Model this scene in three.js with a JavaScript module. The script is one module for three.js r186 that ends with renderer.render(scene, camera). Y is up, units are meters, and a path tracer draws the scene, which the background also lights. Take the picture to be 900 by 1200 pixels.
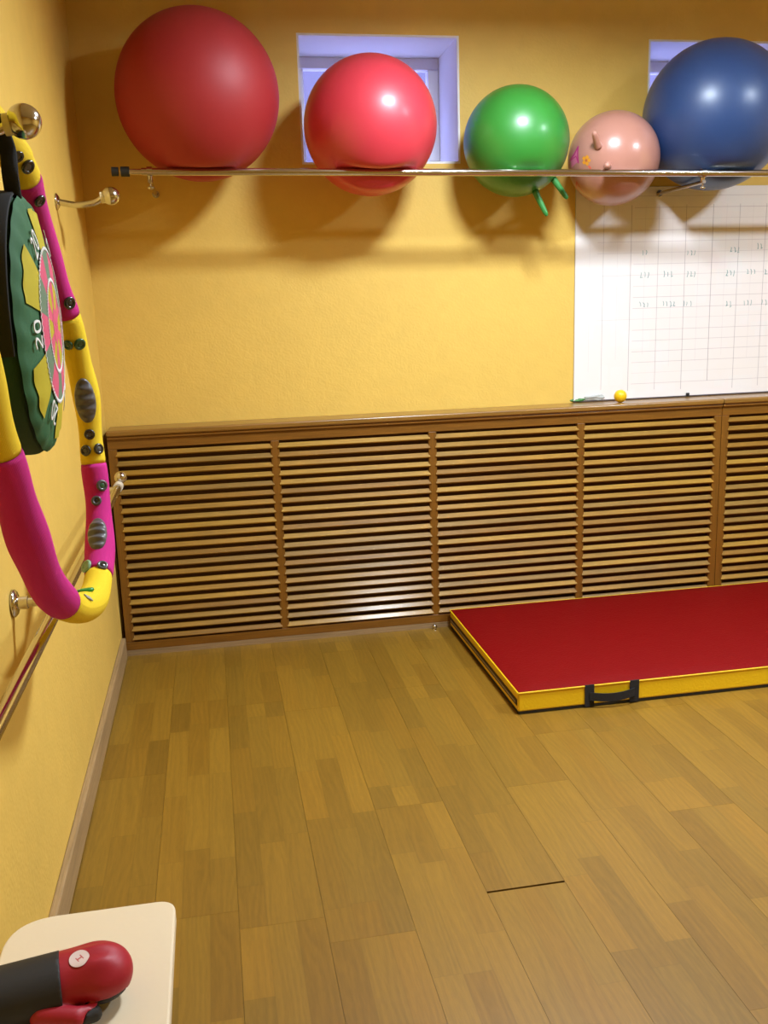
import * as THREE from 'three';
import { RoundedBoxGeometry } from 'three/addons/geometries/RoundedBoxGeometry.js';
import { TextGeometry } from 'three/addons/geometries/TextGeometry.js';
import { FontLoader } from 'three/addons/loaders/FontLoader.js';
import { RectAreaLightUniformsLib } from 'three/addons/lights/RectAreaLightUniformsLib.js';
import { mergeGeometries, mergeVertices } from 'three/addons/utils/BufferGeometryUtils.js';

// ---------------------------------------------------------------- camera, sky, lights, exposure
const scene = new THREE.Scene();
const FOCAL = 1100.64;                                   // pixels, for a 900 x 1200 picture
const camera = new THREE.PerspectiveCamera(2 * Math.atan(600 / FOCAL) * 180 / Math.PI, 0.75, 0.05, 60);
camera.position.set(0.4178, 1.3219, 3.7914);
camera.rotation.order = 'YXZ';
camera.rotation.set(-0.2146, -0.1761, -0.0324);
camera.updateMatrixWorld(true);
const renderer = new THREE.WebGLRenderer({ antialias: true });
renderer.toneMapping = THREE.LinearToneMapping;
renderer.toneMappingExposure = 1.0;
renderer.shadowMap.enabled = true;
RectAreaLightUniformsLib.init();

scene.background = new THREE.Color().setRGB(0.37, 0.40, 1.0);   // overcast blue daylight outside the little windows
scene.backgroundIntensity = 8.2;

const ROOM = { x1: 4.47, z1: 5.0, h: 2.60 };
const LAMPS = [[1.50, 1.40], [3.10, 1.95]];
const LAMP_SIDE = 0.32, LAMP_POWER = 262, LAMP_COLOR = new THREE.Color().setRGB(0.79, 0.89, 1.0);
for (const [x, z] of LAMPS) {
  const l = new THREE.RectAreaLight(LAMP_COLOR, LAMP_POWER, LAMP_SIDE, LAMP_SIDE);
  l.name = 'lamp_light'; l.position.set(x, ROOM.h - 0.022, z); l.lookAt(x, 0, z);
  scene.add(l);
}

// ---------------------------------------------------------------- helpers
const V = (x, y, z) => new THREE.Vector3(x, y, z);
const RGB = (r, g, b) => new THREE.Color().setRGB(r, g, b);
let seed = 12345;
const rnd = () => { seed = (seed * 1664525 + 1013904223) % 4294967296; return seed / 4294967296; };
const rr = (a, b) => a + (b - a) * rnd();

// a pixel of the 900 x 1200 photograph as a direction, met with a plane
const eye = camera.position.clone();
function dirOf(u, v) { return V((u - 450) / FOCAL, -(v - 600) / FOCAL, -1).applyQuaternion(camera.quaternion); }
function on(axis, value, u, v) { const d = dirOf(u, v); return d.clone().multiplyScalar((value - eye[axis]) / d[axis]).add(eye); }
const caster = new THREE.Raycaster();
function hit(u, v, mesh) { mesh.updateWorldMatrix(true, true); caster.set(eye, dirOf(u, v).normalize()); return caster.intersectObject(mesh, false)[0]; }

const taken = {};
function numbered(n) { taken[n] = (taken[n] ?? -1) + 1; return taken[n] ? n + '_' + String(taken[n]).padStart(3, '0') : n; }
function tag(o, label, category, group) { o.userData = { label, category }; if (group) o.userData.group = group; return o; }
function thing(name, label, category, p = [0, 0, 0], group) {
  const o = new THREE.Group(); o.name = numbered(name); o.position.set(...p); scene.add(o); return tag(o, label, category, group);
}
function mesh(name, g, m, parent, p) {
  const o = new THREE.Mesh(g, m); o.name = name; o.castShadow = o.receiveShadow = true; if (p) o.position.set(...p); parent.add(o); return o;
}
function struct(name, g, m, p) { const o = g ? mesh(name, g, m, scene, p) : new THREE.Group(); o.name = name; o.userData.kind = 'structure'; if (!g) scene.add(o); return o; }

// box with uv in metres; grain (texture u) runs along `axis`
function metreUV(g, axis = 'x', ou = 0, ov = 0) {
  const p = g.attributes.position, n = g.attributes.normal, uv = [];
  for (let i = 0; i < p.count; i++) {
    const a = { x: p.getX(i), y: p.getY(i), z: p.getZ(i) }, m = { x: Math.abs(n.getX(i)), y: Math.abs(n.getY(i)), z: Math.abs(n.getZ(i)) };
    const out = m.x > m.y && m.x > m.z ? 'x' : m.y > m.z ? 'y' : 'z';
    const free = ['x', 'y', 'z'].filter((k) => k !== out);
    const u = free.includes(axis) ? axis : free[0], v = free.find((k) => k !== u);
    uv.push(a[u] + ou, a[v] + ov);
  }
  g.setAttribute('uv', new THREE.Float32BufferAttribute(uv, 2)); return g;
}
const box = (w, h, d, axis = 'x', ou = 0, ov = 0) => metreUV(new THREE.BoxGeometry(w, h, d), axis, ou, ov);
const rbox = (w, h, d, r, axis = 'x', ou = 0, ov = 0) => metreUV(new RoundedBoxGeometry(w, h, d, 2, r), axis, ou, ov);
const cyl = (r0, r1, h, n = 24) => new THREE.CylinderGeometry(r1, r0, h, n);
function rod(a, b, r, n = 16) {                         // cylinder from a to b
  const d = b.clone().sub(a), g = new THREE.CylinderGeometry(r, r, d.length(), n);
  g.applyQuaternion(new THREE.Quaternion().setFromUnitVectors(V(0, 1, 0), d.clone().normalize()));
  const m = a.clone().add(b).multiplyScalar(0.5); return g.translate(m.x, m.y, m.z);
}

// noise
function hash(i, j, s) { let n = Math.imul(i, 374761393) ^ Math.imul(j, 668265263) ^ Math.imul(s, 2147483647 ^ 0x5bd1e995); n = Math.imul(n ^ (n >>> 13), 1274126177); return ((n ^ (n >>> 16)) >>> 0) / 4294967296; }
function vnoise(x, y, px, py, s) {                      // periodic value noise
  const i = Math.floor(x), j = Math.floor(y), f = x - i, g = y - j, sx = f * f * (3 - 2 * f), sy = g * g * (3 - 2 * g);
  const w = (a, p) => ((a % p) + p) % p, h = (a, b) => hash(w(a, px), w(b, py), s);
  return (h(i, j) * (1 - sx) + h(i + 1, j) * sx) * (1 - sy) + (h(i, j + 1) * (1 - sx) + h(i + 1, j + 1) * sx) * sy;
}
function texture(w, h, f, srgb = true, rx = 1, ry = 1) {
  const d = new Uint8Array(w * h * 4);
  for (let y = 0; y < h; y++) for (let x = 0; x < w; x++) {
    const c = f(x / w, y / h), k = (y * w + x) * 4, a = Array.isArray(c) ? c : [c, c, c];
    for (let i = 0; i < 3; i++) d[k + i] = Math.max(0, Math.min(255, Math.round(a[i] * 255)));
    d[k + 3] = 255;
  }
  const t = new THREE.DataTexture(d, w, h); t.wrapS = t.wrapT = THREE.RepeatWrapping; t.magFilter = THREE.LinearFilter; t.minFilter = THREE.LinearMipmapLinearFilter; t.generateMipmaps = true;
  if (srgb) t.colorSpace = THREE.SRGBColorSpace; t.repeat.set(rx, ry); t.needsUpdate = true; return t;
}
const grainTex = texture(512, 256, (u, v) => {          // wood grain, multiplies the colour; one tile is 0.6 m long, 0.15 m wide
  const a = vnoise(u * 6, v * 64, 6, 64, 3), b = vnoise(u * 24, v * 128, 24, 128, 5), c = vnoise(u * 3, v * 12, 3, 12, 9);
  const g = 0.80 + 0.13 * a + 0.07 * b + 0.07 * (c - 0.5); return [g, g * 0.985, g * 0.96];
}, true, 1 / 0.6, 1 / 0.15);
const paintBump = texture(256, 256, (u, v) => 0.5 * vnoise(u * 24, v * 24, 24, 24, 1) + 0.5 * vnoise(u * 90, v * 90, 90, 90, 2), false, 1 / 0.5, 1 / 0.5);
const paintTone = texture(256, 256, (u, v) => { const g = 0.955 + 0.03 * vnoise(u * 5, v * 5, 5, 5, 4) + 0.02 * vnoise(u * 40, v * 40, 40, 40, 6); return [g, g, g * 0.99]; }, true, 1 / 1.7, 1 / 1.7);
const clothBump = texture(128, 128, (u, v) => 0.5 + 0.25 * Math.sin(u * Math.PI * 64) + 0.25 * Math.sin(v * Math.PI * 64), false, 1 / 0.06, 1 / 0.06);

const std = (color, roughness, extra = {}) => new THREE.MeshStandardMaterial({ color, roughness, ...extra });
const phy = (color, roughness, extra = {}) => new THREE.MeshPhysicalMaterial({ color, roughness, ...extra });
const M = {
  wall: std(RGB(0.74, 0.49, 0.10), 0.62, { map: paintTone, bumpMap: paintBump, bumpScale: 0.0007 }),
  white: std(RGB(0.80, 0.80, 0.80), 0.7),
  ceiling: std(RGB(0.80, 0.79, 0.76), 0.9),
  chrome: std(RGB(0.62, 0.58, 0.53), 0.14, { metalness: 1 }),
  steel: std(RGB(0.55, 0.51, 0.46), 0.24, { metalness: 1 }),
  black: std(RGB(0.012, 0.012, 0.012), 0.6),
  oak: phy(RGB(0.235, 0.095, 0.008), 0.42, { map: grainTex, clearcoat: 0.35, clearcoatRoughness: 0.25 }),
  oakTop: phy(RGB(0.30, 0.15, 0.026), 0.36, { map: grainTex, clearcoat: 0.5, clearcoatRoughness: 0.2 }),
  darkBoard: std(RGB(0.10, 0.040, 0.008), 0.8),
  oakPale: phy(RGB(0.36, 0.24, 0.12), 0.6, { map: grainTex }),
  slats: [[0.36, 0.190, 0.020], [0.39, 0.210, 0.026], [0.31, 0.155, 0.016], [0.43, 0.24, 0.026], [0.36, 0.205, 0.032], [0.31, 0.175, 0.030]]
    .map((c) => phy(RGB(...c), 0.5, { map: grainTex, specularIntensity: 0.55, clearcoat: 0.2, clearcoatRoughness: 0.18 })),
  yellowCloth: std(RGB(0.82, 0.58, 0.008), 0.85, { bumpMap: clothBump, bumpScale: 0.0006 }),
  magentaCloth: std(RGB(0.55, 0.008, 0.21), 0.85, { bumpMap: clothBump, bumpScale: 0.0006 }),
};

// ---------------------------------------------------------------- the room
const HOLES = [[0.818, 1.444, 1.866, 2.331], [2.226, 2.852, 1.866, 2.331]];   // x0 x1 y0 y1 of the two little windows
const WALL_T = 0.36;
{
  const s = new THREE.Shape([[-0.3, -0.3], [ROOM.x1 + 0.3, -0.3], [ROOM.x1 + 0.3, ROOM.h + 0.2], [-0.3, ROOM.h + 0.2]].map((p) => new THREE.Vector2(...p)));
  for (const [x0, x1, y0, y1] of HOLES) s.holes.push(new THREE.Path([[x0, y0], [x0, y1], [x1, y1], [x1, y0]].map((p) => new THREE.Vector2(...p))));
  const g = new THREE.ExtrudeGeometry(s, { depth: WALL_T, bevelEnabled: false }); g.translate(0, 0, -WALL_T);
  struct('wall_back', g, M.wall);
}
struct('wall_left', box(0.3, ROOM.h + 0.5, ROOM.z1 + 0.3, 'z'), M.wall, [-0.15, (ROOM.h - 0.1) / 2, (ROOM.z1 + 0.3) / 2]);
struct('wall_right', box(0.3, ROOM.h + 0.5, ROOM.z1 + 0.3, 'z'), M.wall, [ROOM.x1 + 0.15, (ROOM.h - 0.1) / 2, (ROOM.z1 + 0.3) / 2]);
struct('wall_front', box(ROOM.x1, ROOM.h + 0.5, 0.3), M.wall, [ROOM.x1 / 2, (ROOM.h - 0.1) / 2, ROOM.z1 + 0.15]);
struct('ceiling', box(ROOM.x1, 0.2, ROOM.z1, 'x'), M.ceiling, [ROOM.x1 / 2, ROOM.h + 0.1, ROOM.z1 / 2]);

// floor: laminate planks with a printed three-strip pattern on a dark base
{
  const floor = struct('floor');
  mesh('subfloor', box(ROOM.x1, 0.1, ROOM.z1), std(RGB(0.03, 0.018, 0.008), 0.9), floor, [ROOM.x1 / 2, -0.06, ROOM.z1 / 2]);
  const W = 0.188, L = 1.21, variants = 10, mats = [];
  for (let k = 0; k < variants; k++) {
    const strips = [0, 1, 2].map((s) => { const cuts = [0]; let c = rr(0.1, 0.4); while (c < 0.93) { cuts.push(c); c += rr(0.2, 0.42); } return cuts.map((at) => ({ at, tone: rr(0.855, 0.99), warm: rr(-0.035, 0.035), off: Math.floor(rr(0, 50)) })); });
    const tex = texture(128, 1024, (u, v) => {
      const s = Math.min(2, Math.floor(u * 3)), f = u * 3 - s; let p = strips[s][0], near = 1;
      for (const c of strips[s]) { if (v >= c.at) p = c; if (c.at > 0) near = Math.min(near, Math.abs(v - c.at)); }
      const wob = 0.5 * vnoise(u * 5 + p.off, v * 6, 999, 999, 21 + k);
      const fine = vnoise((u + wob * 0.1) * 60 + p.off, v * 14, 9999, 9999, 31 + k), pores = vnoise(u * 110, v * 70, 9999, 9999, 51 + k);
      const ring = 0.5 + 0.5 * Math.sin((f * 7 + wob * 9 + 1.4 * vnoise(u * 9 + p.off, v * 3, 999, 999, 41 + k)) * 3.1);
      let g = p.tone * (0.93 + 0.05 * fine + 0.045 * ring + 0.06 * (pores - 0.5));
      if (f < 0.02 || f > 0.98 || near < 0.0012) g *= 0.955;
      return [g * (1 + p.warm * 0.4), g, g * (1 - p.warm)];
    });
    mats.push(phy(RGB(0.275, 0.142, 0.012), 0.42, { map: tex, clearcoat: 0.12, clearcoatRoughness: 0.3 }));
  }
  const cache = {};
  const joints = { 2: 1.94, 5: 1.932 };
  for (let c = -1; c < 25; c++) {
    const x0 = Math.max(0.0, 0.020 + c * W), x1 = Math.min(ROOM.x1, 0.020 + (c + 1) * W); if (x1 - x0 < 0.005) continue;
    let z = joints[c] !== undefined ? joints[c] - 2 * L : -((c * 0.43 * L + rr(0, 0.3)) % L); while (z > 0) z -= L;
    for (; z < ROOM.z1; z += L) {
      const a = Math.max(z, 0), b = Math.min(z + L, ROOM.z1); if (b - a < 0.01) continue;
      const endGap = c === 5 && Math.abs(a - 1.932) < 0.02 ? 0.0065 : 0.0004;
      const g = new THREE.BoxGeometry(x1 - x0 - 0.0006, 0.009, b - a - endGap);
      const p = g.attributes.position, uv = g.attributes.uv, flip = rnd() < 0.5;
      for (let i = 0; i < p.count; i++) { let u = (p.getX(i) + (x1 - x0) / 2) / W, v = (p.getZ(i) + (a + b) / 2 - z) / L; if (flip) { u = 1 - u; v = 1 - v; } uv.setXY(i, u, v); }
      mesh('plank', g, mats[Math.floor(rnd() * variants)], floor, [(x0 + x1) / 2, -0.0045, (a + b) / 2 + endGap / 2]);
    }
  }
}
const skirting = std(RGB(0.42, 0.28, 0.13), 0.6, { map: grainTex });
{ const g = rbox(0.018, 0.086, ROOM.z1 - 0.16, 0.004, 'z'); struct('baseboard_left', g, skirting, [0.009, 0.043, 0.16 + (ROOM.z1 - 0.16) / 2]); }
struct('baseboard_right', rbox(0.018, 0.086, ROOM.z1 - 0.16, 0.004, 'z'), skirting, [ROOM.x1 - 0.009, 0.043, 0.16 + (ROOM.z1 - 0.16) / 2]);
struct('baseboard_front', rbox(ROOM.x1 - 0.04, 0.086, 0.018, 0.004, 'x'), skirting, [ROOM.x1 / 2, 0.043, ROOM.z1 - 0.009]);

// windows: white lined reveals, frame, pane
const paneMat = phy(RGB(0.95, 0.97, 1.0), 0.05, { transmission: 1, thickness: 0 });
HOLES.forEach(([x0, x1, y0, y1], i) => {
  const w = struct('window_' + (i + 1)); const T = 0.008, cx = (x0 + x1) / 2, cy = (y0 + y1) / 2, zc = -WALL_T / 2;
  mesh('reveal_board', box(x1 - x0, T, WALL_T), M.white, w, [cx, y1 - T / 2, zc]);
  mesh('reveal_board', box(x1 - x0, T, WALL_T), M.white, w, [cx, y0 + T / 2, zc]);
  mesh('reveal_board', box(T, y1 - y0 - 2 * T, WALL_T), M.white, w, [x0 + T / 2, cy, zc]);
  mesh('reveal_board', box(T, y1 - y0 - 2 * T, WALL_T), M.white, w, [x1 - T / 2, cy, zc]);
  const F = 0.045, fd = 0.05, fz = -0.325, ix0 = x0 + T, ix1 = x1 - T, iy0 = y0 + T, iy1 = y1 - T;
  mesh('window_frame', rbox(ix1 - ix0, F, fd, 0.004), M.white, w, [cx, iy1 - F / 2, fz]);
  mesh('window_frame', rbox(ix1 - ix0, F, fd, 0.004), M.white, w, [cx, iy0 + F / 2, fz]);
  mesh('window_frame', rbox(F, iy1 - iy0 - 2 * F, fd, 0.004), M.white, w, [ix0 + F / 2, cy, fz]);
  mesh('window_frame', rbox(F, iy1 - iy0 - 2 * F, fd, 0.004), M.white, w, [ix1 - F / 2, cy, fz]);
  mesh('pane', box(ix1 - ix0 - 2 * F, iy1 - iy0 - 2 * F, 0.004), paneMat, w, [cx, cy, fz]);
});
// the yard outside: pale ground at the sills and a grey wall across it
struct('ground', box(14, 0.2, 6), std(RGB(0.62, 0.62, 0.60), 0.9), [2.2, 1.66, -3.36]);
struct('wall_outside', box(14, 2.4, 0.2), std(RGB(0.16, 0.15, 0.15), 0.9), [2.2, 2.96, -3.1]);

// ---------------------------------------------------------------- ceiling lamps (above the picture)
LAMPS.forEach(([x, z], i) => {
  const t = thing('ceiling_lamp', ['flat square ceiling lamp above the ball rail and wooden cover', 'flat square ceiling lamp above the red mat'][i], 'lamp', [x, ROOM.h, z], 'ceiling lamps');
  const o = LAMP_SIDE / 2 + 0.010, hgt = 0.061, rim = std(RGB(0.35, 0.35, 0.35), 0.6);
  for (const k of [-1, 1]) {
    mesh('housing', rbox(2 * o + 0.02, hgt, 0.012, 0.003), rim, t, [0, -hgt / 2, k * o]);
    mesh('housing', rbox(0.012, hgt, 2 * o - 0.012, 0.003), rim, t, [k * o, -hgt / 2, 0]);
  }
  mesh('diffuser', rbox(LAMP_SIDE, 0.012, LAMP_SIDE, 0.004), std(RGB(0.9, 0.9, 0.9), 0.5, { emissive: LAMP_COLOR, emissiveIntensity: 12 }), t, [0, -0.010, 0]);
});

// ---------------------------------------------------------------- slatted wooden covers along the back wall
const D = 0.1326, COVER_H = 0.900, X0 = 0.0135, PITCH = 0.6316, YT = 0.827, YB = 0.056;
const slatGeo = {};
function slatGeometry(len, variant) {
  const key = len.toFixed(3) + variant; if (slatGeo[key]) return slatGeo[key];
  // cross-section: a thin board, chamfered ends so the lower edge is the longer one
  const w = 0.0200, th = 0.008, h = len / 2, c = 0.007;
  const s = new THREE.Shape([[-h, -w / 2], [h, -w / 2], [h - c, w / 2], [-h + c, w / 2]].map((p) => new THREE.Vector2(...p)));
  const g = new THREE.ExtrudeGeometry(s, { depth: th - 0.002, bevelEnabled: true, bevelSize: 0.001, bevelThickness: 0.001, bevelSegments: 1, curveSegments: 1 });
  g.translate(0, 0, -th / 2); metreUV(g, 'x', variant * 0.173, variant * 0.0313);
  return (slatGeo[key] = g);
}
function cover(label, x0, panels) {
  const t = thing('slatted_cover', label, 'radiator cover', [x0, 0, 0], 'slatted covers along the wall');
  const Wd = panels * PITCH, edge = 0.034, half = 0.0165;
  const top = mesh('top_board', rbox(Wd - 0.001, 0.024, D + 0.016, 0.008, 'x'), M.oakTop, t, [Wd / 2, COVER_H - 0.012, (D + 0.016) / 2]);
  mesh('moulding', rbox(Wd - 0.002, 0.012, 0.016, 0.004, 'x', 0.3), M.oak, t, [Wd / 2, COVER_H - 0.030, D + 0.001]);
  mesh('top_rail', rbox(Wd - 0.002, COVER_H - 0.036 - YT, 0.022, 0.002, 'x', 0.7, 0.05), M.oak, t, [Wd / 2, (COVER_H - 0.036 + YT) / 2, D - 0.011]);
  mesh('bottom_rail', rbox(Wd - 0.002, YB - 0.022, 0.022, 0.002, 'x', 0.9, 0.09), M.oak, t, [Wd / 2, (YB + 0.022) / 2, D - 0.011]);
  mesh('plinth', box(Wd - 0.002, 0.022, 0.024, 'x', 0.2), M.oakPale, t, [Wd / 2, 0.011, D - 0.010]);
  mesh('backing_panel', box(Wd - 0.01, YT - YB + 0.04, 0.006, 'x', 0.1), M.darkBoard, t, [Wd / 2, (YT + YB) / 2, D - 0.075]);
  for (let k = 0; k <= panels; k++) {
    const a = k === 0 ? 0.001 : k * PITCH - half, b = k === panels ? Wd - 0.001 : k === 0 ? edge : k * PITCH + half;
    const sx0 = k === panels ? Wd - edge : a;
    mesh('stile', rbox(b - sx0, YT - YB - 0.0005, 0.022, 0.002, 'y', k * 0.21), M.oak, t, [(sx0 + b) / 2, (YT + YB) / 2, D - 0.0112]);
  }
  const N = 21, pitch = (YT - YB) / N, tilt = 42 * Math.PI / 180;
  for (let k = 0; k < panels; k++) {
    const a = k === 0 ? edge : k * PITCH + half, b = k === panels - 1 ? Wd - edge : (k + 1) * PITCH - half, len = b - a + 0.012;
    for (let i = 0; i < N; i++) {
      const s = mesh('slat', slatGeometry(len, Math.floor(rnd() * 8)), M.slats[Math.floor(rnd() * M.slats.length)], t, [(a + b) / 2, YT - pitch * (i + 0.56), D - 0.0035]);
      s.rotation.x = -tilt;
    }
  }
  return t;
}
cover('long four-panel slatted oak cover below the big red ball', X0, 4);
cover('slatted oak cover behind the far end of the red mat', X0 + 4 * PITCH, 3);

// ---------------------------------------------------------------- red and yellow floor mat
{
  const x0 = 1.332, x1 = 3.33, z0 = 0.150, z1 = 1.042, H = 0.082, cx = (x0 + x1) / 2, cz = (z0 + z1) / 2;
  const t = thing('gym_mat', 'red vinyl floor mat with yellow sides and black carrying strap', 'mat', [cx, 0, cz]);
  const vinylBump = texture(256, 256, (u, v) => 0.6 * vnoise(u * 60, v * 60, 60, 60, 71) + 0.4 * vnoise(u * 8, v * 8, 8, 8, 72), false, 1 / 0.3, 1 / 0.3);
  const red = phy(RGB(0.175, 0.001, 0.002), 0.5, { bumpMap: vinylBump, bumpScale: 0.001, specularIntensity: 0.3, clearcoat: 0.06, clearcoatRoughness: 0.3 });
  const yel = phy(RGB(0.86, 0.55, 0.003), 0.45, { bumpMap: vinylBump, bumpScale: 0.0006, clearcoat: 0.2, clearcoatRoughness: 0.35 });
  const w = x1 - x0, d = z1 - z0;
  mesh('yellow_side', rbox(w, H - 0.016, d, 0.007, 'x'), yel, t, [0, 0.010 + (H - 0.016) / 2, 0]);
  mesh('black_underside', rbox(w - 0.004, 0.014, d - 0.004, 0.004), M.black, t, [0, 0.007, 0]);
  // top sheet, softly puffed
  const g = new THREE.BoxGeometry(w - 0.006, 0.012, d - 0.006, 60, 1, 30), p = g.attributes.position;
  for (let i = 0; i < p.count; i++) {
    const x = p.getX(i), z = p.getZ(i), e = Math.min(w / 2 - Math.abs(x), d / 2 - Math.abs(z));
    if (p.getY(i) > 0) p.setY(i, 0.004 + 0.007 * Math.min(1, e / 0.05) + 0.0035 * vnoise(x * 5 + 50, z * 5 + 50, 999, 999, 8) * Math.min(1, e / 0.12));
  }
  g.computeVertexNormals(); metreUV(g, 'x');
  mesh('red_top', g, red, t, [0, H - 0.008, 0]);
  mesh('piping', mergeGeometries([rod(V(-w / 2, 0, d / 2), V(w / 2, 0, d / 2), 0.003, 8), rod(V(-w / 2, 0, -d / 2), V(w / 2, 0, -d / 2), 0.003, 8), rod(V(-w / 2, 0, -d / 2), V(-w / 2, 0, d / 2), 0.003, 8), rod(V(w / 2, 0, -d / 2), V(w / 2, 0, d / 2), 0.003, 8)]), yel, t, [0, H - 0.006, 0]);
  // zip along the left side
  const zip = mesh('zip', rbox(0.004, 0.022, d - 0.02, 0.0015, 'z'), std(RGB(0.045, 0.02, 0.012), 0.7), t, [-w / 2 - 0.0005, 0.040, 0]);
  mesh('zip_teeth', rbox(0.004, 0.006, d - 0.04, 0.0015, 'z'), std(RGB(0.30, 0.23, 0.16), 0.5), zip, [-0.0015, -0.001, 0]);
  // carrying strap on the front
  const strap = std(RGB(0.010, 0.009, 0.010), 0.8, { bumpMap: clothBump, bumpScale: 0.001 });
  const fx = (u, v) => on('z', z1, u, v).x - cx, sa = fx(690.5, 818), sb = fx(743, 813), sw = 0.033;
  mesh('strap', rbox(sw, H - 0.004, 0.004, 0.001, 'y'), strap, t, [sa, H / 2 + 0.001, d / 2 + 0.0015]);
  mesh('strap', rbox(sw, H - 0.004, 0.004, 0.001, 'y'), strap, t, [sb, H / 2 + 0.001, d / 2 + 0.0015]);
  const hg = new THREE.BoxGeometry(sb - sa, 0.028, 0.004, 16, 1, 1), hp = hg.attributes.position;
  for (let i = 0; i < hp.count; i++) { const s = 1 - Math.pow(2 * hp.getX(i) / (sb - sa), 2); hp.setZ(i, hp.getZ(i) + 0.016 * s); hp.setY(i, hp.getY(i) - 0.004 * s); }
  hg.computeVertexNormals();
  mesh('strap_handle', hg, strap, t, [(sa + sb) / 2, 0.041, d / 2 + 0.004]);
}

// ---------------------------------------------------------------- chrome rail holding the balls
const RAIL_A = V(0.150, 1.7950, 0.36), RAIL_B = V(4.05, 1.7595, 0.36), RAIL_R = 0.0125;
const railAt = (x) => RAIL_A.clone().lerp(RAIL_B, (x - RAIL_A.x) / (RAIL_B.x - RAIL_A.x));
{
  const t = thing('ball_rail', 'long chrome rail in front of the wall with balls resting on it', 'rail', [0, 0, 0]);
  mesh('pipe', rod(railAt(0.235), RAIL_B, RAIL_R, 24), M.chrome, t);
  mesh('inner_pipe', rod(railAt(0.165), railAt(0.24), 0.0095, 20), M.chrome, t);
  mesh('end_cap', rod(railAt(0.138), railAt(0.160), 0.0150, 16), M.black, t);
  mesh('end_cap', rod(railAt(0.168), railAt(0.196), 0.0165, 16), M.black, t);
  mesh('end_cap', rod(RAIL_B, railAt(4.07), 0.015, 16), M.black, t);
  for (const x of [0.262, 2.285, 3.95]) {
    const a = railAt(x), y = a.y - 0.032, z0 = x > 1.9 && x < 3.6 ? 0.0075 : 0.0005;
    const b = mesh('bracket', mergeGeometries([rod(V(x, y, 0.009), V(x, y, 0.372), 0.007, 12), rod(V(x, y, z0), V(x, y, z0 + 0.006), 0.013, 20)]), M.steel, t);
    mesh('clamp', mergeGeometries([rod(V(x - 0.009, a.y, a.z), V(x + 0.009, a.y, a.z), RAIL_R + 0.004, 20), rod(V(x, y - 0.004, 0.36), V(x, a.y - 0.010, 0.36), 0.009, 12)]), M.chrome, b);
    const sc = new THREE.SphereGeometry(0.007, 10, 8); sc.scale(1.6, 0.8, 0.6); sc.translate(x, y - 0.020, 0.362);
    mesh('wing_screw', mergeGeometries([rod(V(x, y, 0.36), V(x, y - 0.02, 0.362), 0.003, 8).toNonIndexed(), sc.toNonIndexed()]), M.chrome, b);
  }
}

// ---------------------------------------------------------------- balls on the rail
function ballGeometry(center, r, ridges, others = [], hole) {
  const g = new THREE.SphereGeometry(r, 160, 110).rotateY(-Math.PI / 2), p = g.attributes.position, v = V(0, 0, 0), c = V(0, 0, 0);
  for (let i = 0; i < p.count; i++) {
    v.fromBufferAttribute(p, i);
    if (ridges) { const k = ridges(v.clone().normalize()); v.multiplyScalar(1 + k); }
    c.copy(v).add(center);
    const q = railAt(c.x), dy = c.y - q.y, dz = c.z - q.z, R = RAIL_R + 0.0012;
    // the soft ball is dented where it lies on the rail: a shallow trough that just clears the rail
    const rho2 = r * r - v.x * v.x;
    if (rho2 > 0) {
      const oy = center.y - q.y, oz = center.z - q.z, dist = Math.hypot(oy, oz), pen = Math.sqrt(rho2) + R - dist;
      if (pen > 0) { const ty = oy / dist, tz = oz / dist, side = dy * tz - dz * ty, h = dy * ty + dz * tz; if (h < dist) { const k = pen * Math.exp(-Math.pow(side / 0.034, 2)); v.y += ty * k; v.z += tz * k; } }
    }
    for (const [oc, or] of others) {                       // soft balls flatten against their neighbour
      const d = oc.clone().sub(center), L = d.length(); d.divideScalar(L); const plane = (L * L + r * r - or * or) / (2 * L) - 0.0006, h = v.dot(d); if (L < r + or && h > plane) v.addScaledVector(d, plane - h);
    }
    const inHole = hole && c.x > hole[0] + 0.01 && c.x < hole[1] - 0.01 && c.y > hole[2] + 0.01;
    if (!inHole && center.z + v.z < 0.008) v.z = 0.008 - center.z;
    p.setXYZ(i, v.x, v.y, v.z);
  }
  g.computeVertexNormals(); return g;
}
function horn(base, dir, len, r, bend) {
  const n = 10, pts = []; for (let i = 0; i <= n; i++) { const s = i / n; pts.push(base.clone().addScaledVector(dir, len * s).addScaledVector(bend, len * s * s)); }
  return sweep(pts, pts.map((_, i) => r * (1.15 - 0.35 * i / n) * (i === n ? 0.55 : 1)), 14, true);
}
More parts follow.
